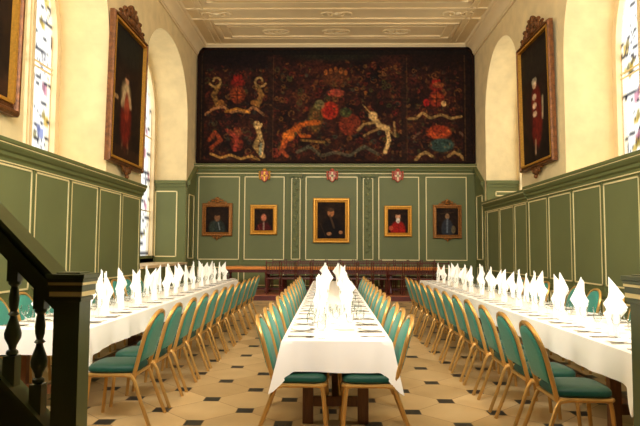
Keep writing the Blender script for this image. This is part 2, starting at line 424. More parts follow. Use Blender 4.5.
# ------------------------------------------------------------------ wainscot
class Run:
    """a straight run of panelling: s along it, d out of the wall"""
    def __init__(s, p0, u, n): s.p0 = Vector(p0); s.u = Vector(u); s.n = Vector(n)
    def P(s, a, d, z): q = s.p0+s.u*a+s.n*d; return (q.x, q.y, z)
    def box(s, mb, a0, a1, d0, d1, z0, z1):
        vs = [s.P(a, d, z) for z in (z0, z1) for (a, d) in ((a0, d0), (a1, d0), (a1, d1), (a0, d1))]
        mb.add(vs, [(0,3,2,1),(4,5,6,7),(0,1,5,4),(1,2,6,5),(2,3,7,6),(3,0,4,7)])
    def outline(s, mb, a0, a1, z0, z1, d, w_=0.028, t=0.018):
        s.box(mb, a0, a1, d, d+t, z1-w_, z1); s.box(mb, a0, a1, d, d+t, z0, z0+w_)
        s.box(mb, a0, a0+w_, d, d+t, z0, z1); s.box(mb, a1-w_, a1, d, d+t, z0, z1)
    def cap(s, a0, a1, z, parent, depth=0.17):
        b = MB(); prof = [(0, -.30), (.05, -.30), (.055, -.25), (.09, -.22), (.09, -.17), (.12, -.15), (.15, -.10), (.15, -.06), (depth, -.05), (depth, 0), (0, 0)]
        n = len(prof); vs = [s.P(a, d, z+h) for a in (a0, a1) for d, h in prof]
        b.add(vs, [tuple(range(n)), tuple(range(2*n-1, n-1, -1))]+[(i, i+n, (i+1) % n+n, (i+1) % n) for i in range(n)])
        b.build('cap_moulding', 'green_rail', parent)
        g = MB(); s.box(g, a0, a1, 0.0, 0.060, z-0.315, z-0.298); s.box(g, a0, a1, 0, 0.156, z-0.075, z-0.062); g.build('gilt_line', 'gilt', parent)
    def panels(s, edges, ztop, zbot, parent, lower=True, gap=0.05):
        for a0, a1 in edges:
            b = MB(); f = 0.11
            p0, p1 = a0+gap, a1-gap
            s.box(b, p0, p1, 0.03, 0.036, zbot, ztop); b.build('panel', 'green', parent)
            g = MB(); s.outline(g, p0, p1, zbot, ztop, 0.028)
            if lower: s.outline(g, p0, p1, 0.22, zbot-0.24, 0.028)
            g.build('gilt_line', 'gilt', parent)
def wains(name, run, a0, a1, z, edges, ztop, zbot, lower=True, depth=0.17, gap=0.05):
    e = empty(name); e['kind'] = 'structure'
    b = MB(); run.box(b, a0, a1, -0.02, 0.03, 0, z-0.02); b.build('panelling', 'green_rail', e)
    # stiles raised between the panels
    b = MB(); xs = sorted({v for ed in edges for v in ed})
    for v in xs: run.box(b, v-gap+0.018, v+gap-0.018, 0.02, 0.05, 0.1, z-0.3)
    b.build('stile', 'green_rail', e)
    run.cap(a0, a1, z, e, depth); run.panels(edges, ztop, zbot, e, lower, gap)
    b = MB(); run.box(b, a0, a1, 0.03, 0.07, zbot-0.19, zbot-0.10); run.box(b, a0, a1, 0.03, 0.06, 0, 0.16); b.build('rail_moulding', 'green_rail', e)
    return e
runL = Run((WL, 0, 0), (0, 1, 0), (1, 0, 0)); runR = Run((WR, 0, 0), (0, 1, 0), (-1, 0, 0))
eL = [(13.42-1.22*(i+1), 13.42-1.22*i) for i in range(11)]
eL = [e for e in eL if e[0] > YB]
wains('trim_4', runL, YB+0.02, 13.5, 2.95, eL, 2.62, 0.82)
eR = [(13.9-1.26*(i+1), 13.9-1.26*i) for i in range(11)]; eR = [e for e in eR if e[0] > YB]
wains('trim_5', runR, YB+0.02, 13.9, 2.98, eR, 2.62, 0.82)
wains('trim_6', runR, 13.9, 17.7, 2.93, [(13.95, 14.95), (14.95, 16.25), (16.25, 17.55)], 2.60, 0.82, depth=0.15)
# low panelling and ledge below the far left window
e = empty('trim_7'); e['kind'] = 'structure'
b = MB(); runL.box(b, 13.55, 17.85, 0, 0.03, 0, 0.95); b.build('panelling', 'green_rail', e)
b = MB(); runL.box(b, 13.55, 17.85, -RD+0.15, 0.08, 0.95, 1.02); b.build('window_seat', 'silverwhite', e)
b = MB(); runL.box(b, 13.55, 17.85, -RD+0.03, -RD+0.14, 0.95, 1.22); b.build('panelling', 'green_rail', e)
# jamb panelling, facing the hall's near end
def jamb(name, X, sgn, yj, zb):
    run = Run((X, yj, 0), (sgn, 0, 0), (0, -1, 0)); e = empty(name); e['kind'] = 'structure'
    b = MB(); run.box(b, 0.0, RD-0.1, 0, 0.03, zb, 3.58); b.build('panelling', 'green_rail', e)
    b = MB(); run.box(b, 0.0, RD-0.1, 0, 0.10, 3.50, 3.60); run.box(b, 0.0, RD-0.1, 0, 0.06, 3.40, 3.50); b.build('cap_moulding', 'green_rail', e)
    g = MB(); run.outline(g, 0.27, RD-0.16, zb+0.16, 3.27, 0.028, 0.035); g.build('gilt_line', 'gilt', e)
    p = MB(); run.box(p, 0.30, RD-0.19, 0.03, 0.034, zb+0.19, 3.24); p.build('panel', 'green', e)
jamb('trim_8', WL, -1, 17.85, 1.02); jamb('trim_9', WR, 1, 17.7, 2.95)
# raking pieces between the window jambs and the end wall
for nm, run in (('trim_10', runL), ('trim_11', runR)):
    e = empty(nm); e['kind'] = 'structure'
    def rake(d0, d1, lo, hi, m, pn):
        b = MB(); a0, a1 = 17.87, YE; q = [(a0, lo[0]), (a1, lo[1]), (a1, hi[1]), (a0, hi[0])]
        vs = [run.P(a, d, z) for d in (d0, d1) for a, z in q]
        b.add(vs, [(0,1,2,3),(7,6,5,4)]+[(i, i+4, (i+1) % 4+4, (i+1) % 4) for i in range(4)]); b.build(pn, m, e)
    rake(-0.02, 0.03, (0, 0), (3.5, 4.2), 'green_rail', 'panelling')
    rake(0.0, 0.12, (3.47, 4.17), (3.6, 4.3), 'green_rail', 'cap_moulding')
    rake(0.0, 0.065, (3.38, 4.08), (3.47, 4.17), 'green_rail', 'cap_moulding')
    g = MB(); run.outline(g, 18.05, 18.75, 1.12, 3.2, 0.03); run.outline(g, 18.05, 18.75, 0.22, 0.88, 0.03); g.build('gilt_line', 'gilt', e)
# end wall panelling
runE = Run((0, YE, 0), (1, 0, 0), (0, -1, 0))
def ex(px): return (px-330)/567.0*YE
ee = [(ex(a), ex(b)) for a, b in ((197, 239.5), (243.5, 284.5), (305, 357.8), (377.8, 419.2), (425, 466.5))]
e = wains('trim_12', runE, WL, WR, 4.29, ee, 3.88, 1.08, depth=0.20, gap=0.012)
for a0, a1 in ((290, 301.5), (361.5, 374)):
    x0, x1 = ex(a0), ex(a1); xm = (x0+x1)/2
    b = MB(); runE.box(b, x0, x1, 0.03, 0.09, 0.2, 3.92); runE.box(b, x0-.03, x1+.03, 0.03, 0.13, 3.86, 3.97); runE.box(b, x0-.03, x1+.03, 0.03, 0.11, 0.2, 0.42)
    pil = b.build('pilaster', 'green_rail', e)
    g = MB(); runE.outline(g, x0+0.04, x1-0.04, 1.1, 3.82, 0.09, 0.02, 0.01); g.build('gilt_line', 'gilt', pil)
    d = MB()
    for s in (-1, 1):
        d.tube([(xm+s*(0.10-0.05*t+0.045*math.cos(6*t)), YE-0.13, 3.84+0.045*math.sin(6*t)) for t in np.linspace(0, 1, 10)], 0.018, 6)
    for i in range(13):
        z = 3.66-i*0.19; s = 1 if i % 2 else -1
        d.ball((xm+s*0.035, YE-0.10, z), (0.055, 0.025, 0.06), 8, 5); d.tube([(xm-s*0.05, YE-0.10, z+0.07), (xm, YE-0.105, z+0.02), (xm+s*0.03, YE-0.10, z-0.09)], 0.012, 5)
    d.build('carved_drop', 'green', pil, smooth=True)

# ------------------------------------------------------------------ great heraldic painting above the panelling
p = Paint(412, 174, 275, 115, (40, 19, 13))
p.grain(0.30, 14)
for kx in range(900):                      # dense little ornament
    x, y = rng.uniform(4, 270), rng.uniform(10, 112)
    c = [(92, 30, 18), (96, 52, 22), (40, 52, 30), (70, 26, 28), (110, 70, 34), (28, 34, 40), (20, 10, 8), (24, 12, 9), (78, 40, 20)][rng.randint(9)]
    L = rng.uniform(1.0, 5); t = rng.uniform(0, PI)
    p.line([(x, y), (x+L*math.cos(t), y+L*math.sin(t)*0.7)], rng.uniform(0.5, 1.3), c, rng.uniform(0.25, 0.7))
for kx in range(420):
    c = [(96, 60, 34), (74, 44, 26), (60, 62, 38), (104, 40, 28), (120, 86, 50), (50, 56, 54), (84, 34, 26), (110, 70, 30)][rng.randint(8)]
    x = rng.uniform(8, 264); y = rng.uniform(16, 110)
    if rng.rand() < .6: p.curl(x, y, rng.uniform(1.4, 4.2), c, rng.uniform(.5, 1.1), 0.6, rng.uniform(0, 6), rng.uniform(.5, 1.1), rng.choice((-1, 1)))
    else: p.ell(x, y, rng.uniform(.8, 3), rng.uniform(.8, 2.4), c, 0.55, 0.4, rng.uniform(0, 3))
p.ell(137, 2, 50, 9, (24, 32, 22), 0.7, 0.6); p.ell(35, 8, 40, 12, (16, 10, 12), 0.8, 0.6); p.ell(245, 8, 40, 14, (22, 12, 8), 0.8, 0.6)
PALE = (156, 134, 92); TAN = (150, 104, 52); ORG = (176, 90, 32); RED = (132, 30, 22); BLU = (44, 70, 74); CRM = (196, 172, 128)
def arms(cx, cy, s, shield, mant=PALE, crest=RED):
    p.ell(cx, cy-13*s, 7*s, 5*s, crest, 0.7, 0.4)
    for q in (-1, 0, 1): p.ell(cx+q*3*s, cy-18*s, 1.6*s, 3*s, crest, 0.8, 0.4)
    p.ell(cx, cy, 8*s, 9*s, shield, 0.75, 0.2); p.ell(cx, cy-1*s, 5*s, 5.5*s, (150, 70, 30), 0.6, 0.3)
    p.line([(cx-7*s, cy), (cx+7*s, cy)], 0.8, (40, 16, 10), 0.6); p.line([(cx, cy-8*s), (cx, cy+8*s)], 0.8, (40, 16, 10), 0.6)
def scroll(pts, c, w_=1.6, a=0.8): 
    xs = np.linspace(0, len(pts)-1, 26); px = np.interp(xs, range(len(pts)), [q[0] for q in pts]); py = np.interp(xs, range(len(pts)), [q[1] for q in pts])
    p.line(list(zip(px, py)), w_, c, a)
# left pair
arms(40, 46, 1.0, (120, 50, 26)); arms(40, 96, 0.8, (110, 36, 26), crest=(130, 62, 40))
for s in (-1, 1):
    p.curl(40+s*22, 32, 6.5, PALE, 1.3, 0.85, 0.4, 0.9, s); p.line([(40+s*20, 38), (40+s*24, 46), (40+s*20, 56)], 3.0, (140, 112, 62), 0.7); p.ell(40+s*17, 54, 4, 3, TAN, 0.7)
scroll([(8, 66), (16, 60), (26, 58), (34, 64), (40, 62), (48, 64), (56, 58), (66, 66)], (150, 110, 78), 1.6)
scroll([(28, 63), (40, 60), (52, 64)], (196, 140, 60), 1.5)
p.line([(60, 78), (63, 88), (58, 98), (66, 108)], 3.0, PALE, 0.85); p.line([(62, 84), (66, 96), (64, 108)], 1.8, CRM, 0.8); p.curl(60, 76, 4, CRM, 1.5, 0.9); p.line([(64, 96), (63, 106)], 1.6, (120, 140, 140), 0.8)
p.line([(12, 92), (18, 84), (24, 92), (14, 100)], 2.2, (150, 66, 36), 0.7); p.line([(30, 82), (40, 90), (38, 102)], 2.2, (150, 60, 52), 0.7)
scroll([(14, 106), (24, 110), (34, 107), (44, 111), (54, 108), (62, 112)], (170, 136, 78), 1.5)
# middle
for i in range(60):
    p.curl(rng.uniform(82, 200), rng.uniform(24, 108), rng.uniform(1.5, 3.4), [(104, 44, 24), (60, 70, 34), (120, 84, 40), (96, 28, 24), (44, 60, 60)][rng.randint(5)], 0.8, 0.6, rng.uniform(0, 6))
p.ell(138, 30, 14, 8, (100, 60, 30), 0.5, 0.5); p.ell(138, 44, 9, 4, (170, 72, 60), 0.7, 0.3); p.ell(132, 62, 9, 9, (158, 44, 26), 0.85, 0.2); p.ell(132, 62, 5, 5, (120, 24, 18), 0.8)
p.ell(152, 76, 11, 11, (112, 44, 26), 0.8, 0.2); p.ell(148, 64, 6, 5, (48, 74, 44), 0.7); p.ell(118, 70, 7, 14, (110, 104, 52), 0.45, 0.4); p.ell(122, 56, 5, 5, (120, 130, 90), 0.6)
for q in range(5): p.ell(128+5*q, 20+abs(q-2)*1.5, 1.8, 3, (150, 90, 40), 0.7)
scroll([(86, 98), (90, 86), (98, 80), (108, 75), (120, 74)], ORG, 3.2, 0.85); p.ell(91, 88, 6, 5, (196, 112, 44), 0.9, 0.4); p.line([(98, 80), (104, 88), (112, 88)], 1.8, ORG, 0.7)
p.line([(90, 92), (84, 102), (90, 108)], 2.2, (150, 70, 40), 0.8); p.curl(78, 104, 5, (140, 56, 40), 1.6, 0.7)
p.ell(175, 67, 4.5, 4, CRM, 0.9, 0.4); p.line([(176, 70), (182, 78), (189, 80)], 3.4, CRM, 0.9); p.line([(189, 82), (191, 92), (187, 104)], 2.4, (214, 188, 140), 0.9)
p.line([(176, 74), (166, 76), (160, 82)], 1.6, PALE, 0.8); p.line([(182, 80), (172, 84), (166, 88)], 1.4, PALE, 0.7); p.line([(191, 82), (197, 88), (196, 74)], 1.3, PALE, 0.7); p.line([(172, 64), (165, 56)], 0.8, PALE, 0.8)
scroll([(100, 104), (112, 98), (124, 108), (138, 104), (152, 108), (166, 98), (180, 106)], (86, 92, 82), 2.0, 0.7); scroll([(104, 92), (126, 94)], (130, 104, 56), 1.4)
# right pair
arms(238, 50, 0.95, (120, 40, 28)); p.ell(228, 54, 3, 4, (150, 26, 26), 0.8); p.ell(245, 55, 2.5, 3, CRM, 0.8); p.ell(240, 36, 6, 3, (130, 84, 48), 0.7)
scroll([(210, 70), (218, 70), (224, 64), (232, 70), (242, 66), (252, 70), (262, 68)], PALE, 1.6); 
p.ell(240, 84, 12, 7, (176, 72, 34), 0.8, 0.3); p.ell(240, 81, 7, 4, (120, 40, 22), 0.7); p.ell(243, 97, 12, 7, BLU, 0.9, 0.25)
for s in (-1, 1): scroll([(241+s*8, 108), (241+s*14, 104), (241+s*20, 107), (241+s*24, 112)], PALE, 1.8, 0.85); p.line([(241+s*20, 84), (241+s*26, 90)], 1.4, (120, 100, 90), 0.5)
# dividing bands and dark edges
for x in (73, 206): p.rect(x-3, x+2.5, 6, 115, (38, 22, 16), 0.85); p.line([(x+2.6, 8), (x+2.6, 115)], 0.5, (84, 60, 38), 0.6)
p.rect(8, 70, 69, 72, (34, 17, 12), 0.8); p.rect(209, 264, 72, 74, (36, 18, 12), 0.8)
p.rect(0, 7, 0, 115, (24, 15, 10), 0.9); p.rect(264, 275, 0, 115, (24, 14, 10), 0.85); p.rect(0, 275, 0, 5, (20, 14, 10), 0.9)
for x in (266, 4): p.line([(x, 6), (x, 112)], 0.5, (96, 70, 36), 0.5)
for i in range(450):
    x, y = rng.uniform(8, 264), rng.uniform(12, 112)
    c = [(44, 20, 13), (60, 26, 16), (84, 44, 22), (30, 34, 24), (96, 34, 22), (112, 82, 44), (26, 14, 10)][rng.randint(7)]
    t = rng.uniform(0, PI); L = rng.uniform(.8, 3); p.line([(x, y), (x+L*math.cos(t), y+L*math.sin(t))], rng.uniform(0.4, 0.9), c, 0.55)
p.img *= np.array([1.0, .92, .76])
p.grain(0.25, 2)
PX0, PX1, PZ0, PZ1 = ex(195.5), ex(474), 4.33, 8.26
big = empty('heraldic_painting', ((PX0+PX1)/2, YE-0.03, PZ0))
tag(big, 'huge dark heraldic painting with lions, scrolls and shields above the end panelling', 'painting')
cx0 = (PX0+PX1)/2
canvas('painted_canvas', p.img, lambda u, v: ((PX0+u*(PX1-PX0))-cx0, -0.085, v*(PZ1-PZ0)*0.985), big)
b = MB(); hw = (PX1-PX0)/2+0.02; ht = PZ1-PZ0+0.02
b.prism([(-hw, 0), (hw, 0), (hw, ht-0.16), (hw-0.16, ht), (-hw+0.16, ht), (-hw, ht-0.16)], 'y', -0.08, 0.02); b.build('backboard', 'darkframe', big)
b = MB(); b.box(-hw, hw, -0.13, -0.08, 0, 0.07); b.box(-hw, -hw+0.09, -0.13, -0.08, 0.07, ht-0.16); b.box(hw-0.09, hw, -0.13, -0.08, 0.07, ht-0.16); b.box(-hw+0.16, hw-0.16, -0.13, -0.08, ht-0.08, ht)
for s in (-1, 1):
    b.prism([(s*hw, ht-0.18), (s*(hw-0.17), ht), (s*(hw-0.32), ht), (s*(hw-0.09), ht-0.26), (s*hw, ht-0.26)], 'y', -0.13, -0.08)
b.build('frame', 'darkframe', big)

# ------------------------------------------------------------------ framed portraits
def portrait_img(w_, h, kind):
    p = Paint(w_, h, 1.0, h/w_, (30, 20, 13)); H = h/w_
    p.grain(0.25, 5); p.ell(0.5, H*0.4, 0.5, H*0.4, (46, 30, 18), 0.5, 0.8)
    if kind == 'old':
        p.ell(0.5, H*0.85, 0.36, H*0.34, (44, 52, 46), 0.9); p.ell(0.28, H*0.78, 0.14, H*0.2, (54, 62, 48), 0.6, 0.6); p.ell(0.5, H*0.42, 0.13, H*0.16, (132, 88, 56), 0.95); p.ell(0.5, H*0.27, 0.15, H*0.08, (36, 26, 18), 0.9)
        p.ell(0.5, H*0.52, 0.09, H*0.06, (110, 84, 60), 0.7); p.line([(0.55, H*0.62), (0.62, H*0.9)], 0.03, (120, 130, 130), 0.8)
    elif kind == 'red':
        p.ell(0.5, H*0.95, 0.4, H*0.33, (74, 20, 20), 0.9); p.ell(0.5, H*0.36, 0.2, H*0.2, (28, 16, 10), 0.9); p.ell(0.5, H*0.4, 0.15, H*0.17, (190, 112, 80), 0.95, 0.5); p.line([(0.5, H*0.62), (0.5, H*0.95)], 0.05, (150, 120, 104), 0.9); p.line([(0.2, H*0.75), (0.3, H*0.98)], 0.03, (120, 60, 40), 0.7)
    elif kind == 'centre':
        p.ell(0.5, H*0.85, 0.42, H*0.42, (22, 16, 14), 0.95); p.ell(0.48, H*0.28, 0.12, H*0.12, (176, 112, 66), 1.0); p.ell(0.48, H*0.2, 0.12, H*0.06, (70, 50, 34), 0.9); p.line([(0.45, H*0.36), (0.6, H*0.7)], 0.04, (84, 60, 38), 0.8)
        p.ell(0.42, H*0.87, 0.09, H*0.05, (176, 120, 76), 0.9); p.ell(0.84, H*0.83, 0.07, H*0.05, (170, 112, 72), 0.9); p.line([(0.1, H*0.6), (0.3, H*0.95)], 0.02, (60, 40, 26), 0.7)
    elif kind == 'robe':
        p.ell(0.5, H*0.9, 0.38, H*0.42, (150, 28, 20), 0.95); p.ell(0.5, H*0.3, 0.13, H*0.15, (196, 140, 100), 1.0); p.ell(0.5, H*0.47, 0.1, H*0.12, (214, 200, 180), 0.95); p.ell(0.14, H*0.8, 0.12, H*0.1, (190, 80, 50), 0.8); p.ell(0.5, H*0.18, 0.12, H*0.06, (30, 18, 14), 0.9)
    elif kind == 'blue':
        p.ell(0.5, H*0.8, 0.28, H*0.4, (50, 54, 60), 0.9); p.ell(0.5, H*0.3, 0.1, H*0.11, (150, 112, 76), 0.95); p.line([(0.5, H*0.4), (0.48, H*0.9)], 0.05, (104, 110, 116), 0.85); p.ell(0.78, H*0.8, 0.1, H*0.15, (130, 110, 70), 0.7); p.line([(0.2, H*0.2), (0.8, H*0.15)], 0.03, (70, 50, 30), 0.7)
    elif kind == 'tall_l':
        p.ell(0.5, H*0.12, 0.5, H*0.14, (34, 34, 26), 0.8, 0.7); p.line([(0.42, H*0.82), (0.38, H*0.9)], 0.03, (120, 100, 70)); p.line([(0.55, H*0.82), (0.58, H*0.92)], 0.03, (120, 100, 70))
        p.ell(0.48, H*0.68, 0.17, H*0.23, (104, 28, 16), 0.9, 0.5); p.ell(0.46, H*0.50, 0.15, H*0.11, (186, 158, 110), 0.8, 0.6); p.ell(0.50, H*0.58, 0.08, H*0.12, (140, 50, 28), 0.85)
        p.line([(0.47, H*0.42), (0.34, H*0.58)], 0.045, (196, 172, 126), 0.7); p.line([(0.49, H*0.42), (0.62, H*0.56)], 0.045, (196, 172, 126), 0.7)
        p.ell(0.48, H*0.38, 0.06, H*0.03, (200, 150, 110)); p.ell(0.48, H*0.345, 0.07, H*0.025, (60, 36, 24)); p.ell(0.15, H*0.55, 0.08, H*0.02, (180, 140, 90), 0.8)
        p.rect(0, 1, H*0.9, H, (56, 34, 20), 0.7)
    else:
        p.rect(0.05, 0.95, H*0.05, H*0.3, (38, 34, 26), 0.6); p.ell(0.5, H*0.62, 0.2, H*0.26, (104, 30, 20), 0.95); p.ell(0.46, H*0.36, 0.07, H*0.03, (206, 170, 130)); p.ell(0.46, H*0.33, 0.09, H*0.03, (220, 206, 170), 0.7)
        for q in (0.46, 0.53, 0.6): p.ell(0.45, H*q, 0.07, H*0.025, (216, 196, 156), 0.85)
        p.line([(0.72, H*0.5), (0.7, H*0.66)], 0.03, (200, 180, 140), 0.8); p.line([(0.45, H*0.82), (0.44, H*0.92)], 0.03, (150, 120, 90)); p.ell(0.24, H*0.6, 0.13, H*0.2, (44, 26, 18), 0.8)
    p.grain(0.12, 2); return p.img
def picture(name, label, wd, ht, fw, kind, m='gold', crest=0.0, foot=0.0, depth=0.09, res=46):
    """local frame: x right, z up from the bottom edge, front towards -y"""
    e = empty(name); tag(e, label, 'painting', 'portraits on the walls')
    canvas('painted_canvas', portrait_img(res, int(res*(ht-2*fw)/(wd-2*fw)), kind), lambda u, v: (-wd/2+fw+u*(wd-2*fw), -0.035, fw+v*(ht-2*fw)), e)
    b = MB(); b.box(-wd/2+.02, wd/2-.02, -0.03, 0.0, 0.02, ht-0.02); b.build('backboard', 'darkframe', e)
    prof = [(0, 0), (0, -depth*0.7), (fw*0.18, -depth), (fw*0.4, -depth), (fw*0.55, -depth*0.6), (fw*0.8, -depth*0.7), (fw, -depth*0.42), (fw, 0)]
    b = MB(); n = len(prof); vs = []
    for (sx, sz) in ((-1, 0), (1, 0), (1, 1), (-1, 1)):
        for (i, d) in prof:
            vs.append((sx*(wd/2-i), d, i if sz == 0 else ht-i))
    fs = [(c*n+i, c*n+i+1, ((c+1) % 4)*n+i+1, ((c+1) % 4)*n+i) for c in range(4) for i in range(n-1)]
    b.add(vs, fs); fr = b.build('frame', m, e, smooth=False)
    if wd > 1.8:
        b = MB(); x, a, c = wd/2-fw, fw, ht-fw
        for q in ((-x-.03, -x+.015, a, c), (x-.015, x+.03, a, c), (-x, x, a-.03, a+.015), (-x, x, c-.015, c+.03)): b.box(q[0], q[1], -depth*.95, -.03, q[2], q[3])
        b.build('gilt_liner', 'gold', fr)
    def spiral(b, cx, cz, r, s, t0=0.0, tr=0.022, turns=1.1):
        pts = []; rad = []
        for t in np.linspace(0, 1, 18):
            q = r*(1-0.75*t); pts.append((cx+s*q*math.cos(t0+2*PI*turns*t), -depth*0.7, cz+q*math.sin(t0+2*PI*turns*t))); rad.append(tr*(1.3-0.5*t))
        b.tube(pts, rad, 7)
    if crest:
        b = MB(); k = crest
        b.ball((0, -depth*.6, ht+k*0.62), (k*0.26, depth*.5, k*0.36)); b.ball((0, -depth*.7, ht+k*0.2), (k*0.4, depth*.4, k*0.16))
        for s in (-1, 1):
            spiral(b, s*k*0.42, ht+k*0.58, k*0.26, s, 2.0, k*0.07); spiral(b, s*k*0.85, ht+k*0.26, k*0.24, s, 1.2, k*0.075); spiral(b, s*k*1.3, ht+k*0.10, k*0.16, s, 0.8, k*0.05)
            b.tube([(s*k*0.2, -depth*.6, ht+k*0.1), (s*k*0.7, -depth*.7, ht+k*0.06), (s*k*1.5, -depth*.6, ht+k*0.02)], k*0.07, 7)
            b.ball((s*k*0.62, -depth*.6, ht+k*0.36), (k*0.1, depth*.4, k*0.16))
        b.build('carved_crest', m, fr, smooth=True)
    if foot:
        b = MB(); k = foot
        b.ball((0, -depth*.7, -k*0.35), (k*0.35, depth*.5, k*0.4)); b.ball((0, -depth*.8, -k*0.75), (k*0.16, depth*.4, k*0.2))
        for s in (-1, 1): spiral(b, s*k*0.55, -k*0.15, k*0.28, s, 4.0, k*0.08); b.ball((s*k*0.95, -depth*.6, -k*0.05), (k*0.25, depth*.4, k*0.12))
        b.build('carved_foot', m, fr, smooth=True)
    return e
def zz(py, d=YE-0.06): return 1.45+(249-py)/567.0*d
def exx(px, d=YE-0.06): return (px-330)/567.0*d
def end_pic(name, label, x0, x1, y0, y1, fw, kind, **k):
    o = picture(name, label, exx(x1)-exx(x0), zz(y0)-zz(y1), fw, kind, **k); o.location = ((exx(x0)+exx(x1))/2, YE-0.05, zz(y1)); return o
end_pic('portrait_painting', 'portrait in a dull carved frame with crest, leftmost on the end panelling', 201.5, 232, 203.5, 236.5, 0.13, 'old', m='oldgold', crest=0.22, foot=0.16)
end_pic('portrait_painting', 'small bright gold-framed portrait of a red-faced sitter, left of the middle portrait', 250, 277, 205, 235, 0.14, 'red')
end_pic('portrait_painting', 'largest gold-framed portrait on the end panelling, dark-robed sitter, in the middle', 313, 349.5, 198, 243, 0.15, 'centre')
end_pic('portrait_painting', 'small gold-framed portrait of a person in red, right of the middle portrait', 384, 411.5, 205.5, 236.5, 0.13, 'robe')
end_pic('portrait_painting', 'full-length portrait in a dull carved crested frame, rightmost on the end panelling', 432.5, 461, 204.5, 238, 0.12, 'blue', m='oldgold', crest=0.20, foot=0.12)
o = picture('portrait_painting', 'tall crested portrait of a robed red figure on the left wall pier', 2.1, 3.12, 0.12, 'tall_l', m='carved', crest=0.52, foot=0.28, depth=0.12, res=60)
o.location = (WL+0.03, 12.25, 3.22); o.rotation_euler = (R(0.8), 0, R(90))
o = picture('portrait_painting', 'tall crested portrait of a dark red figure on the right wall pier', 2.1, 3.1, 0.12, 'tall_r', m='carved', crest=0.50, foot=0.28, depth=0.12, res=60)
o.location = (WR-0.03, 13.1, 3.36); o.rotation_euler = (R(0.8), 0, R(-90))
o = picture('portrait_painting', 'dark portrait in a carved gilt frame cut off by the left picture edge', 2.0, 3.0, 0.18, 'tall_l', m='carved', crest=0.35, foot=0.0, depth=0.13, res=40)
o.location = (WL+0.03, 6.90, 3.30); o.rotation_euler = (R(0.8), 0, R(90))
# carved shields hung over the panelling
for nm, px, wm in (('left', 264, 'coral'), ('middle', 332, 'silverwhite'), ('right', 397.5, 'silverwhite')):
    e = empty('carved_shield', (exx(px), YE-0.03, zz(182.5)))
    tag(e, {'left': 'small coral and gilt carved shield, leftmost of the three on the end wall',
            'middle': 'small red and white carved shield above the middle portrait',
            'right': 'small red and white carved shield, rightmost of the three on the end wall'}[nm], 'shield', 'carved shields above the portraits'); e.scale = (.88, 1, .88); e.location.z += 0.02
    b = MB(); b.prism([(-.13, .42), (.13, .42), (.15, .2), (.10, .07), (0, -.02), (-.10, .07), (-.15, .2)], 'y', -.12, -.02); sb = b.build('shield_board', 'coral', e, bevel=0.02)
    b = MB(); b.box(-.035, .035, -.14, -.115, .04, .38); b.box(-.11, .11, -.14, -.115, .2, .26); b.build('shield_charge', wm if nm != 'left' else 'gold', sb)
    b = MB()
    for s in (-1, 1):
        b.tube([(s*(.15+.05*math.sin(t*3)), -.09, .1+.3*t) for t in np.linspace(0, 1, 8)], .03, 6); b.ball((s*.19, -.08, .38), .045); b.ball((s*.17, -.08, .12), .04)
    b.ball((0, -.09, .46), (.08, .05, .06)); b.build('carved_border', 'gold' if nm == 'left' else 'coral', e, smooth=True)

# ------------------------------------------------------------------ dais, high table and its chairs
b = MB(); b.box(WL+0.04, WR-0.04, 16.0, YE-0.08, 0, 0.15); dz = b.build('dais', 'dais'); tag(dz, 'low wooden dais across the far end of the hall', 'platform', kind='structure')
b = MB(); b.box(WL+0.04, WR-0.04, 15.98, 16.0, 0.0, 0.13); o = b.build('riser', 'redwood', dz)
HX0, HX1 = -3.15, 3.32; HY = 17.05; HZ = 0.15
e = empty('high_table', ((HX0+HX1)/2, HY, HZ)); tag(e, 'long polished wooden high table on the dais below the portraits', 'table')
hw = (HX1-HX0)/2
b = MB(); b.box(-hw, hw, -0.4, 0.45, 0.69, 0.77); b.build('tabletop', 'topwood', e, bevel=0.01)
b = MB(); b.box(-hw+.06, hw-.06, -0.36, -0.33, 0.60, 0.70); b.box(-hw+.06, hw-.06, 0.38, 0.41, 0.60, 0.70); b.build('apron', 'redwood', e)
for x in (-hw+.1, -1.95, -0.1, 1.7, hw-.1):
    for y in (-0.3, 0.35):
        b = MB(); b.lathe([(0, 0), (.06, 0), (.06, .1), (.035, .14), (.05, .25), (.06, .4), (.035, .52), (.06, .56), (.06, .7), (0, .7)], (x, y, 0), 12); b.build('leg', 'redwood', e, smooth=True)
b = MB(); b.box(-hw+.1, hw-.1, 0.0, 0.05, 0.08, 0.14); b.build('stretcher', 'redwood', e)
def wood_chair():
    e = empty('wooden_dining_chair')
    b = MB(); b.box(-.21, .21, -.2, .21, .43, .47); b.build('seat', 'redwood', e, bevel=0.01)
    for x, y in ((-.18, .18), (.18, .18)): b = MB(); b.tube([(x, y, .43), (x*1.05, y, 0)], [.02, .014], 6); b.build('leg', 'redwood', e, smooth=True)
    for x in (-.18, .18): b = MB(); b.tube([(x, -.18, .43), (x, -.22, 0)], [.02, .014], 6); b.build('leg', 'redwood', e, smooth=True)
    b = MB()
    for x in (-.19, .19): b.tube([(x, -.19, .45), (x, -.22, .7), (x, -.26, .93)], .017, 6); b.ball((x, -.262, .95), .022, 6, 4)
    for x in (-.1, -.033, .033, .1): b.tube([(x, -.21, .6), (x, -.25, .87)], .009, 5)
    for z, y in ((.6, -.205), (.90, -.253)): b.box(-.19, .19, y-.010, y+.010, z-.015, z+.015)
    b.build('backrest', 'redwood', e, smooth=True)
    return e
wc = wood_chair(); first = True
n = 12
for i in range(n):
    c = wc if first else copy_tree(wc); first = False
    c.location = (-1.62+i*0.435, HY-0.64, HZ); c.rotation_euler = (0, 0, 0)
    tag(c, 'dark red wooden chair on the near side of the high table, %s' % (ORD[i].replace('nearest', 'first')+' from the left'), 'chair', 'wooden chairs at the high table')
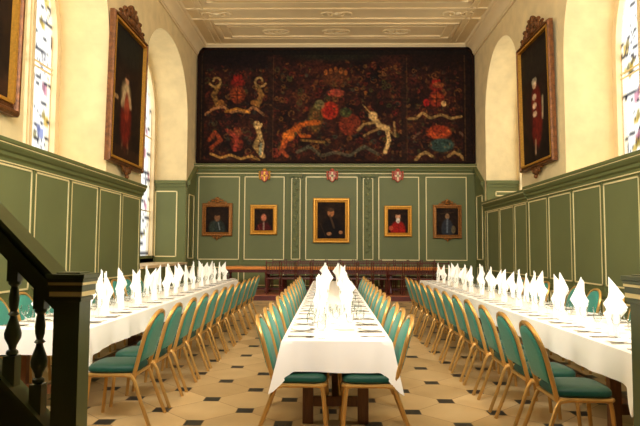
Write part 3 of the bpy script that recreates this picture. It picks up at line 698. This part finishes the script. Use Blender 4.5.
for i in range(n):
    c = copy_tree(wc); c.location = (-1.62+i*0.43, HY+0.72, HZ); c.rotation_euler = (0, 0, PI)
    tag(c, 'dark red wooden chair behind the high table against the panelling, %s' % (ORD[i].replace('nearest', 'first')+' from the left'), 'chair', 'wooden chairs at the high table')

# ------------------------------------------------------------------ banquet chairs
def chair_outline(wb, wm, ztop, zb, n=9):
    """half outline from the bottom up to the crown of the back, as (y, z)"""
    pts = [(wb, zb), ((wb+wm)/2+0.004, zb+(0.70-zb)*0.5), (wm, 0.70)]
    for i in range(1, n+1):
        t = i/n*PI/2; pts.append((wm*math.cos(t)**0.8 if i < n else 0.0, 0.70+(ztop-0.70)*math.sin(t)))
    return pts
def lean(z): return -0.19-(z-0.42)*0.27-max(0, z-0.75)*0.10
def banquet_chair():
    e = empty('banquet_chair')
    # seat: padded, rounded
    b = MB(); layers = [(0.425, .93), (0.44, 1.0), (0.465, 1.0), (0.485, .93), (0.494, .78), (0.498, .45)]
    out = []
    for i in range(28):
        t = 2*PI*i/28; cx, sx = math.cos(t), math.sin(t)
        out.append((0.005+0.21*abs(cx)**0.42*(1 if cx > 0 else -1), 0.205*abs(sx)**0.42*(1 if sx > 0 else -1)*(1.0 if cx > 0 else 0.95)))
    vs = [(0.005+(x-0.005)*s, y*s, z) for z, s in layers for x, y in out]; m = len(out)
    fs = [(i*m+k, i*m+(k+1) % m, (i+1)*m+(k+1) % m, (i+1)*m+k) for i in range(len(layers)-1) for k in range(m)]
    fs += [tuple(range(m)), tuple((len(layers)-1)*m+k for k in range(m))]
    b.add(vs, fs); b.build('seat', 'seatfab', e, smooth=True)
    # backrest pad
    h = chair_outline(0.150, 0.178, 0.895, 0.515); loop = h+[(-y, z) for y, z in h[-2::-1]]
    cz = 0.70; b = MB(); lay = [(-.034, .70), (-.030, .90), (-.018, 1.0), (.016, 1.0), (.026, .90), (.030, .70)]
    vs = [(lean(cz+(z-cz)*s)+d, y*s, cz+(z-cz)*s) for d, s in lay for y, z in loop]; m = len(loop)
    fs = [(i*m+k, i*m+(k+1) % m, (i+1)*m+(k+1) % m, (i+1)*m+k) for i in range(len(lay)-1) for k in range(m)]
    fs += [tuple(range(m)), tuple((len(lay)-1)*m+k for k in range(m))]
    b.add(vs, fs); b.build('backrest', 'fabric', e, smooth=True)
    h = chair_outline(0.178, 0.196, 0.918, 0.40); loop = h+[(-y, z) for y, z in h[-2::-1]]
    b = MB(); b.tube([(lean(z), y, z) for y, z in loop], 0.0175, 8); b.build('back_frame', 'chairgold', e, smooth=True)
    b = MB(); b.tube([(0.20, -.17, .41), (0.20, .17, .41), (0.18, .19, .41), (-.17, .19, .41), (-.19, .17, .41), (-.19, -.17, .41), (-.17, -.19, .41), (0.18, -.19, .41)], 0.0158, 8, closed=True)
    b.build('seat_frame', 'chairgold', e, smooth=True)
    for s in (-1, 1):
        b = MB(); b.tube([(-.13, s*.195, .408), (-.175, s*.196, .400), (-.20, s*.197, .36), (-.26, s*.202, .19), (-.335, s*.21, 0)], 0.0158, 8); b.build('leg', 'chairgold', e, smooth=True)
        b = MB(); b.tube([(.14, s*.185, .408), (.175, s*.186, .395), (.185, s*.188, .34), (.215, s*.195, 0)], 0.0158, 8); b.build('leg', 'chairgold', e, smooth=True)
    return e
bc = banquet_chair(); used = [False]
def put_chair(x, y, rz, label, group):
    c = bc if not used[0] else copy_tree(bc); used[0] = True
    c.location = (x, y, 0); c.rotation_euler = (0, 0, rz+R(random.uniform(-1.5, 1.5))); tag(c, label, 'chair', group)
Y_L = [4.88+.57*i for i in range(12)]; Y_R = [4.22+.59*i for i in range(12)]
Y_C = [4.58, 5.10, 5.58, 6.30, 6.85, 7.4, 7.95, 8.5, 9.1, 9.7, 10.3, 10.9]
for i, y in enumerate(Y_L):
    put_chair(-1.44-0.35+0.005*i, y, PI, 'green gold-framed chair, aisle side of the left table, '+nth(i, 12), 'banquet chairs at the left table')
for i, y in enumerate(Y_R):
    put_chair(1.50+0.27, y, 0, 'green gold-framed chair, aisle side of the right table, '+nth(i, 12), 'banquet chairs at the right table')
for i, y in enumerate(Y_L):
    put_chair(-3.28, y+0.05, 0, 'green gold-framed chair between left table and wall, '+nth(i, 12), 'banquet chairs at the left table')
for i, y in enumerate(Y_R):
    put_chair(3.28, y+0.05, PI, 'green gold-framed chair between right table and wall, '+nth(i, 12), 'banquet chairs at the right table')
for i, y in enumerate(Y_C):
    put_chair(-0.235, y, 0, 'green gold-framed chair, left side of the middle table, '+nth(i, 12), 'banquet chairs at the middle table')
    put_chair(0.31, y, PI, 'green gold-framed chair, right side of the middle table, '+nth(i, 12), 'banquet chairs at the middle table')

# ------------------------------------------------------------------ long tables and their cloths
def trestle(label, x0, x1, y0, y1, legs_y, lx, z=0.735):
    e = empty('banquet_table', ((x0+x1)/2, (y0+y1)/2, 0)); tag(e, label, 'table'); cx, cy = (x0+x1)/2, (y0+y1)/2
    b = MB(); b.box(x0+.01-cx, x1-.01-cx, y0+.01-cy, y1-.01-cy, z-.04, z); b.build('tabletop', 'legwood', e)
    for y in legs_y:
        for x in lx:
            b = MB(); b.box(x-.045-cx, x+.045-cx, y-.035-cy, y+.035-cy, 0, z-.04); b.build('leg', 'legwood', e, bevel=0.006)
        b = MB(); b.box(lx[0]+.045-cx, lx[1]-.045-cx, y-.02-cy, y+.02-cy, 0.14, 0.22); b.build('stretcher', 'legwood', e)
    b = MB(); b.box((lx[0]+lx[1])/2-.03-cx, (lx[0]+lx[1])/2+.03-cx, legs_y[0]+.02-cy, legs_y[-1]-.02-cy, 0.15, 0.21); b.build('stretcher', 'legwood', e)
def cloth(label, x0, x1, y0, y1, z=0.745, drop=0.24, cdrop=0.15, crease=True):
    pts = []                                     # perimeter loop, counter-clockwise from the near left corner
    def seg(a, b, n): return [(a[0]+(b[0]-a[0])*t, a[1]+(b[1]-a[1])*t) for t in np.linspace(0, 1, n, endpoint=False)]
    cs = [(x0, y0), (x1, y0), (x1, y1), (x0, y1)]
    ny = int((y1-y0)/0.07)
    def dense(a, b, n):
        L = math.hypot(b[0]-a[0], b[1]-a[1]); e = np.linspace(0, .2, 12, endpoint=False)/L
        ts = list(e)+list(np.linspace(.2/L, 1-.2/L, n))+list((1-e)[:0:-1]); return [(a[0]+(b[0]-a[0])*t, a[1]+(b[1]-a[1])*t) for t in ts]
    pts = dense(cs[0], cs[1], 24)+dense(cs[1], cs[2], ny)+dense(cs[2], cs[3], 24)+dense(cs[3], cs[0], ny)
    cx, cy = (x0+x1)/2, (y0+y1)/2; n = len(pts); rows = []
    ph = random.uniform(0, 6)
    for j, t in enumerate([0, .04, .15, .35, .6, .8, 1.0]):
        row = []
        for (px, py) in pts:
            dc = min(math.hypot(px-c[0], py-c[1]) for c in cs); k = math.exp(-(dc/0.045)**2); k2 = math.exp(-(dc/0.2)**2)
            # outward direction
            ox = (-1 if px < x0+1e-6 else 1 if px > x1-1e-6 else 0); oy = (-1 if py < y0+1e-6 else 1 if py > y1-1e-6 else 0)
            if dc < 0.10:
                ox = ox or (-1 if px < cx else 1); oy = oy or (-1 if py < cy else 1); wgt = k
                if abs(px-x0) > 1e-6 and abs(px-x1) > 1e-6: ox *= wgt
                if abs(py-y0) > 1e-6 and abs(py-y1) > 1e-6: oy *= wgt
            s = px+py; wave = 0.010*math.sin(s*9+ph)+0.006*math.sin(s*23+1.3*ph)
            rr = (0.006 if t > 0 else 0)+t*(0.016+wave+0.07*k+0.01*k2)+0.004*(0 if t == 0 else math.exp(-((px-cx)/0.008)**2))
            row.append((px+ox*rr-cx, py+oy*rr-cy, -(drop+cdrop*k+0.006*math.sin(s*5+ph))*t-(0.004 if t == 0 else 0.0)+0.004))
        rows.append(row)
    b = MB(); vs = [p for r in rows for p in r]
    fs = [(i*n+k, i*n+(k+1) % n, (i+1)*n+(k+1) % n, (i+1)*n+k) for i in range(6) for k in range(n)]
    fs.append(tuple(range(n))[::-1]); b.add(vs, fs)
    if crease: b.prism([(-.005, 0.0), (0, 0.0018), (.005, 0.0)], 'y', y0-cy, y1-cy)
    o = b.build('tablecloth', 'cloth', None, smooth=True); o.location = (cx, cy, z); tag(o, label, 'tablecloth', 'white tablecloths'); return o
CX0, CX1, CY0, CY1 = -0.365, 0.475, 4.44, 12.6
LX0, LX1, LY0, LY1 = -2.98, -2.12, 4.95, 13.0
RX0, RX1, RY0, RY1 = 2.08, 2.95, 3.92, 13.1
trestle('long wooden table under the white cloth in the middle of the hall', CX0, CX1, CY0, CY1, [4.84, 7.67, 10.6, 12.3], (-0.18, 0.28))
trestle('long wooden table under the white cloth along the left wall', LX0, LX1, LY0, LY1, [5.17, 8.01, 10.86, 12.8], (-2.78, -2.32))
trestle('long wooden table under the white cloth along the right wall', RX0, RX1, RY0, RY1, [4.67, 7.6, 10.5, 12.9], (2.28, 2.75))
cloth('white tablecloth with hanging corners over the middle long table', CX0, CX1, CY0, CY1, cdrop=0.16)
cloth('white tablecloth over the left long table beside the dark staircase', LX0, LX1, LY0, LY1, drop=0.23)
cloth('white tablecloth over the right long table beside the newel post', RX0, RX1, RY0, RY1, drop=0.24)

# ------------------------------------------------------------------ place settings
def napkin_mesh(v):
    """a stiff linen napkin: a rolled cone drawn up to a leaning point, with folded flaps standing out from it"""
    rs = random.Random(v*7+3); b = MB(); n = 12; H = 0.36; vs = []
    prof = [(0.040, 0), (0.034, .08), (0.031, .16), (0.030, .22), (0.022, .28), (0.010, .33), (0.001, H)]
    lx, ly = rs.uniform(-.02, .02), rs.uniform(-.02, .02)
    for r_, z in prof:
        k2 = max(0, z-.15)/.3
        for k in range(n):
            a = 2*PI*k/n; f = 1+(0.18 if k % 2 else -0.08)
            vs.append((r_*f*math.cos(a)+lx*k2, r_*f*math.sin(a)*.85+ly*k2, z))
    b.add(vs, [(j*n+k, j*n+(k+1) % n, (j+1)*n+(k+1) % n, (j+1)*n+k) for j in range(len(prof)-1) for k in range(n)])
    a0 = rs.uniform(0, 2*PI)
    for q, (da, R0, zw, zt) in enumerate(((0, .115, .27, .455), (0.75, .10, .24, .44), (PI+.4, .075, .20, .31))[:3 if v != 2 else 2]):
        a = a0+da; c, s_ = math.cos(a), math.sin(a)
        T = [(0.0, .06), (0.034, .08), (R0*.55, zw-.07), (R0, zw), (R0*.45, (zw+zt)/2), (-.02 if q < 2 else .02, zt), (-.022, zw)]
        front = [(r_*c+0.01*abs(r_)*s_, r_*s_, z) for r_, z in T]; bk = [(x-s_*.008, y+c*.008, z) for x, y, z in front]; m = len(T)
        b.add(front+bk, [tuple(range(m)), tuple(range(2*m-1, m-1, -1))]+[(i, i+m, (i+1) % m+m, (i+1) % m) for i in range(m)])
    return b.build('folded_napkin', 'napkin', None, smooth=False)
NAP = [napkin_mesh(v) for v in range(4)]; napused = [False]*4
def lathe_obj(name, prof, m, seg=16):
    b = MB(); b.lathe(prof, seg=seg); return b.build(name, m, None, smooth=True)
wine = lathe_obj('wine_glass', [(0, .001), (.033, .001), (.033, .003), (.005, .006), (.004, .08), (.012, .09), (.032, .115), (.038, .145), (.033, .185), (.032, .185), (.036, .145), (.030, .117), (.008, .094), (0, .093)], 'glass')
goblet = lathe_obj('water_goblet', [(0, .001), (.030, .001), (.030, .003), (.005, .006), (.005, .05), (.014, .06), (.034, .085), (.038, .115), (.035, .145), (.034, .145), (.036, .115), (.032, .087), (.01, .064), (0, .063)], 'glass')
plate = lathe_obj('side_plate', [(0, .002), (.045, .002), (.05, .005), (.08, .013), (.081, .015), (.05, .009), (0, .006)], 'china', 24)
def knife_mesh():
    b = MB(); b.prism([(-.009, 0), (-.009, .09), (-.011, .1), (-.011, .19), (-.004, .215), (.004, .21), (.008, .19), (.008, .1), (.007, .09), (.008, 0)], 'z', 0.0, .004)
    return b.build('table_knife', 'steel', None)
def fork_mesh():
    b = MB(); b.prism([(-.008, 0), (-.004, .1), (-.005, .135), (-.012, .15), (-.012, .2), (-.009, .2), (-.009, .16), (-.005, .16), (-.004, .2), (-.001, .2), (-.001, .16), (.003, .16), (.004, .2), (.007, .2), (.008, .16), (.010, .16), (.012, .2), (.013, .15), (.005, .135), (.004, .1), (.008, 0)], 'z', 0.0, .004)
    return b.build('table_fork', 'steel', None)
def spoon_mesh():
    b = MB(); b.prism([(-.007, 0), (-.004, .1), (-.004, .14), (-.017, .155), (-.02, .18), (-.014, .2), (0, .208), (.014, .2), (.02, .18), (.017, .155), (.004, .14), (.004, .1), (.007, 0)], 'z', 0.0, .004)
    return b.build('dessert_spoon', 'steel', None)
knife, fork, spoon = knife_mesh(), fork_mesh(), spoon_mesh()
protos = {}
def put(proto, x, y, z, rz, label, cat, group):
    c = proto if proto.name not in protos else proto.copy()
    if proto.name in protos: COL.objects.link(c)
    protos[proto.name] = 1
    c.location = (x, y, z); c.rotation_euler = (0, 0, rz); tag(c, label, cat, group); return c
ZT = 0.7492
def setting(tbl, side, i, n, xe, y, inward, napkin=True, nx=0.26, glasses=True):
    """xe: cloth edge at the seat; inward: +1 when the table lies towards +x"""
    s = inward; where = '%s side of the %s table, %s' % (side, tbl, nth(i, n)); grp = lambda g: g+' on the '+tbl+' table'
    rot = -PI/2 if s > 0 else PI/2
    put(fork, xe+s*0.03, y+s*0.12, ZT, rot+R(random.uniform(-4, 4)), 'silver fork, '+where, 'fork', grp('forks'))
    put(knife, xe+s*0.03, y-s*0.11, ZT, rot+R(random.uniform(-4, 4)), 'silver knife, '+where, 'knife', grp('knives'))
    put(spoon, xe+s*0.03, y-s*0.155, ZT, rot+R(random.uniform(-5, 5)), 'silver spoon, '+where, 'spoon', grp('spoons'))
    put(plate, xe+s*0.12, y+0.215, ZT, 0, 'white side plate, '+where, 'plate', grp('side plates'))
    jx, jy = random.uniform(-.015, .015), random.uniform(-.03, .03)
    if tbl == 'middle': jx = s*random.uniform(-.02, .075)
    if napkin:
        v = random.randrange(4)
        o = put(NAP[v], xe+s*nx+jx, y+jy, ZT, random.uniform(0, 2*PI), 'tall pointed white napkin, '+where, 'napkin', grp('folded napkins'))
        k = random.uniform(0.84, 1.02); o.scale = (random.uniform(.85, 1.05),)*2+(k,)
    if glasses:
        put(wine, xe+s*(nx-0.05), y-s*0.15, ZT, 0, 'clear wine glass, '+where, 'wine glass', grp('glasses'))
        put(goblet, xe+s*(nx+.035), y-s*0.235, ZT, 0, 'clear stemmed water goblet, '+where, 'goblet', grp('glasses'))
ys = Y_L+[Y_L[-1]+.57*k for k in (1, 2, 3)]; ys = [y+0.22 if i == 0 else y for i, y in enumerate(ys)]
ys[0] = 5.20; ys[1] = 5.62
for i, y in enumerate(ys):
    setting('left', 'aisle', i, len(ys), LX1, y, -1, nx=0.28); setting('left', 'wall', i, len(ys), LX0, y+0.06, 1, nx=0.28)
ys = Y_R+[Y_R[-1]+.585*k for k in (1, 2, 3)]
for i, y in enumerate(ys):
    setting('right', 'aisle', i, len(ys), RX0, y, 1, nx=0.28); setting('right', 'wall', i, len(ys), RX1, y+0.06, -1, nx=0.28)
ys = [4.72, 5.15]+Y_C[2:]+[11.5, 12.1]
for i, y in enumerate(ys):
    nap = i >= 2
    setting('middle', 'left', i, len(ys), CX0, y, 1, nap, nx=0.265); setting('middle', 'right', i, len(ys), CX1, y+0.02, -1, nap, nx=0.265)
# small things on the near end of the middle table
e = empty('butter_dish', (-0.172, 7.718, ZT)); tag(e, 'small yellow butter pot on the middle table left of the napkins', 'butter dish')
b = MB(); b.lathe([(0, 0), (.03, 0), (.045, .03), (.047, .045), (.042, .045), (.03, .02), (0, .02)], seg=16); b.build('dish', 'china', e, smooth=True)
b = MB(); b.lathe([(.042, .03), (.038, .07), (.02, .085), (0, .088)], seg=14); b.build('butter', 'butter', e, smooth=True)
b = MB(); b.box(-.07, .07, -.045, .045, 0, .003); b.box(-.066, .066, -.04, .04, .003, .0045); o = b.build('menu_card', 'card'); o.location = (0.145, 5.08-.08, ZT); tag(o, 'cream card lying at the near end of the middle table', 'card')
for i, (x, y) in enumerate([(-.02, 5.15), (.055, 5.0), (.10, 5.28), (.03, 5.38)]):
    put(wine, x, y, ZT, 0, 'clear wine glass in the cluster at the middle table near end, %s' % ['left', 'front', 'right', 'back'][i], 'wine glass', 'glasses on the middle table')

# ------------------------------------------------------------------ stair newels, rails and balusters in the foreground
def stair(side):
    """side -1: on the left, rising to the left"""
    s = side; xn = (-1.485 if s < 0 else 1.80) ; xi = (-1.345 if s < 0 else 1.66); Y0, Y1 = 3.05, 3.19
    nm = 'left' if s < 0 else 'right'; xc = (xn+xi)/2
    e = empty('staircase', (xc, 3.12, 0)); tag(e, 'dark green painted %s staircase with square newel post and moulded cap at the %s' % ('turned-baluster' if s < 0 else 'partly hidden', nm), 'staircase')
    L = Matrix.Translation((-xc, -3.12, 0))
    def bl(b, n, m='darkgreen', **k): b.xf(L); return b.build(n, m, e, **k)
    b = MB(); b.box(xn, xi, Y0, Y1, 0, 1.18); post = bl(b, 'newel_post')
    def bl2(b, n, m='darkgreen', **k): b.xf(L); return b.build(n, m, post, **k)
    b = MB()
    for (z0, z1, o) in ((1.16, 1.185, .012), (1.215, 1.25, .020), (1.265, 1.285, .028), (1.285, 1.31, .034)): b.box(min(xn, xi)-o, max(xn, xi)+o, Y0-o, Y1+o, z0, z1)
    b.box(min(xn, xi)-.002, max(xn, xi)+.002, Y0-.002, Y1+.002, 1.18, 1.29); b.box(min(xn, xi)+.005, max(xn, xi)-.005, Y0+.005, Y1-.005, 1.31, 1.318)
    bl2(b, 'newel_cap', bevel=0.004)
    b = MB()
    for (z0, z1, o) in ((1.19, 1.215, .018), (1.25, 1.265, .024)): b.box(min(xn, xi)-o, max(xn, xi)+o, Y0-o, Y1+o, z0, z1)
    bl2(b, 'gilt_moulding', 'gilt')
    # handrail rising away from the newel
    def rail(z0, z1, y0, y1, name, m='darkgreen', length=1.15):
        b = MB(); xa, xb = xn, xn+s*length; up = length*1.0
        q = [(xa, z0), (xb, z0+up), (xb, z1+up), (xa, z1)]; b.prism(q, 'y', y0, y1); return bl(b, name, m)
    rail(1.135, 1.275, 3.065, 3.175, 'handrail'); rail(1.275, 1.305, 3.03, 3.21, 'handrail'); rail(1.19, 1.235, 3.045, 3.195, 'handrail'); rail(1.10, 1.135, 3.08, 3.16, 'handrail')
    rail(0.10, 0.44, 3.07, 3.17, 'string_board'); rail(0.44, 0.475, 3.05, 3.19, 'string_board')
    for i in range(6):
        x = xn+s*(0.105+0.15*i); zb = 0.475+0.105+0.15*i; top = 1.10+0.105+0.15*i
        b = MB(); k = top-zb
        b.box(x-.033, x+.033, 3.087, 3.153, zb-.04, zb+.13); b.box(x-.03, x+.03, 3.09, 3.15, top-.09, top+.03)
        b.lathe([(.02, .13), (.032, .14), (.03, .155), (.018, .165), (.022, .185), (.042, .225), (.044, .25), (.034, .29), (.02, .33), (.017, .345), (.030, .355), (.017, .37), (.024, .40), (.028, .44), (.022, k-.14), (.018, k-.12), (.032, k-.105), (.032, k-.09)], (x, 3.12, zb), 14)
        bl(b, 'baluster', smooth=True)
    for i in range(7):
        b = MB(); x0 = xn+s*(0.02+0.21*i); x1 = x0+s*0.25; b.box(x0, x1, 1.9, 3.07, 0, 0.19*(i+1)) if i < 5 else b.box(x0, x1, 1.9, 3.07, 0.19*(i-1), 0.19*(i+1)); bl(b, 'step', 'backwall')
stair(-1); stair(1)
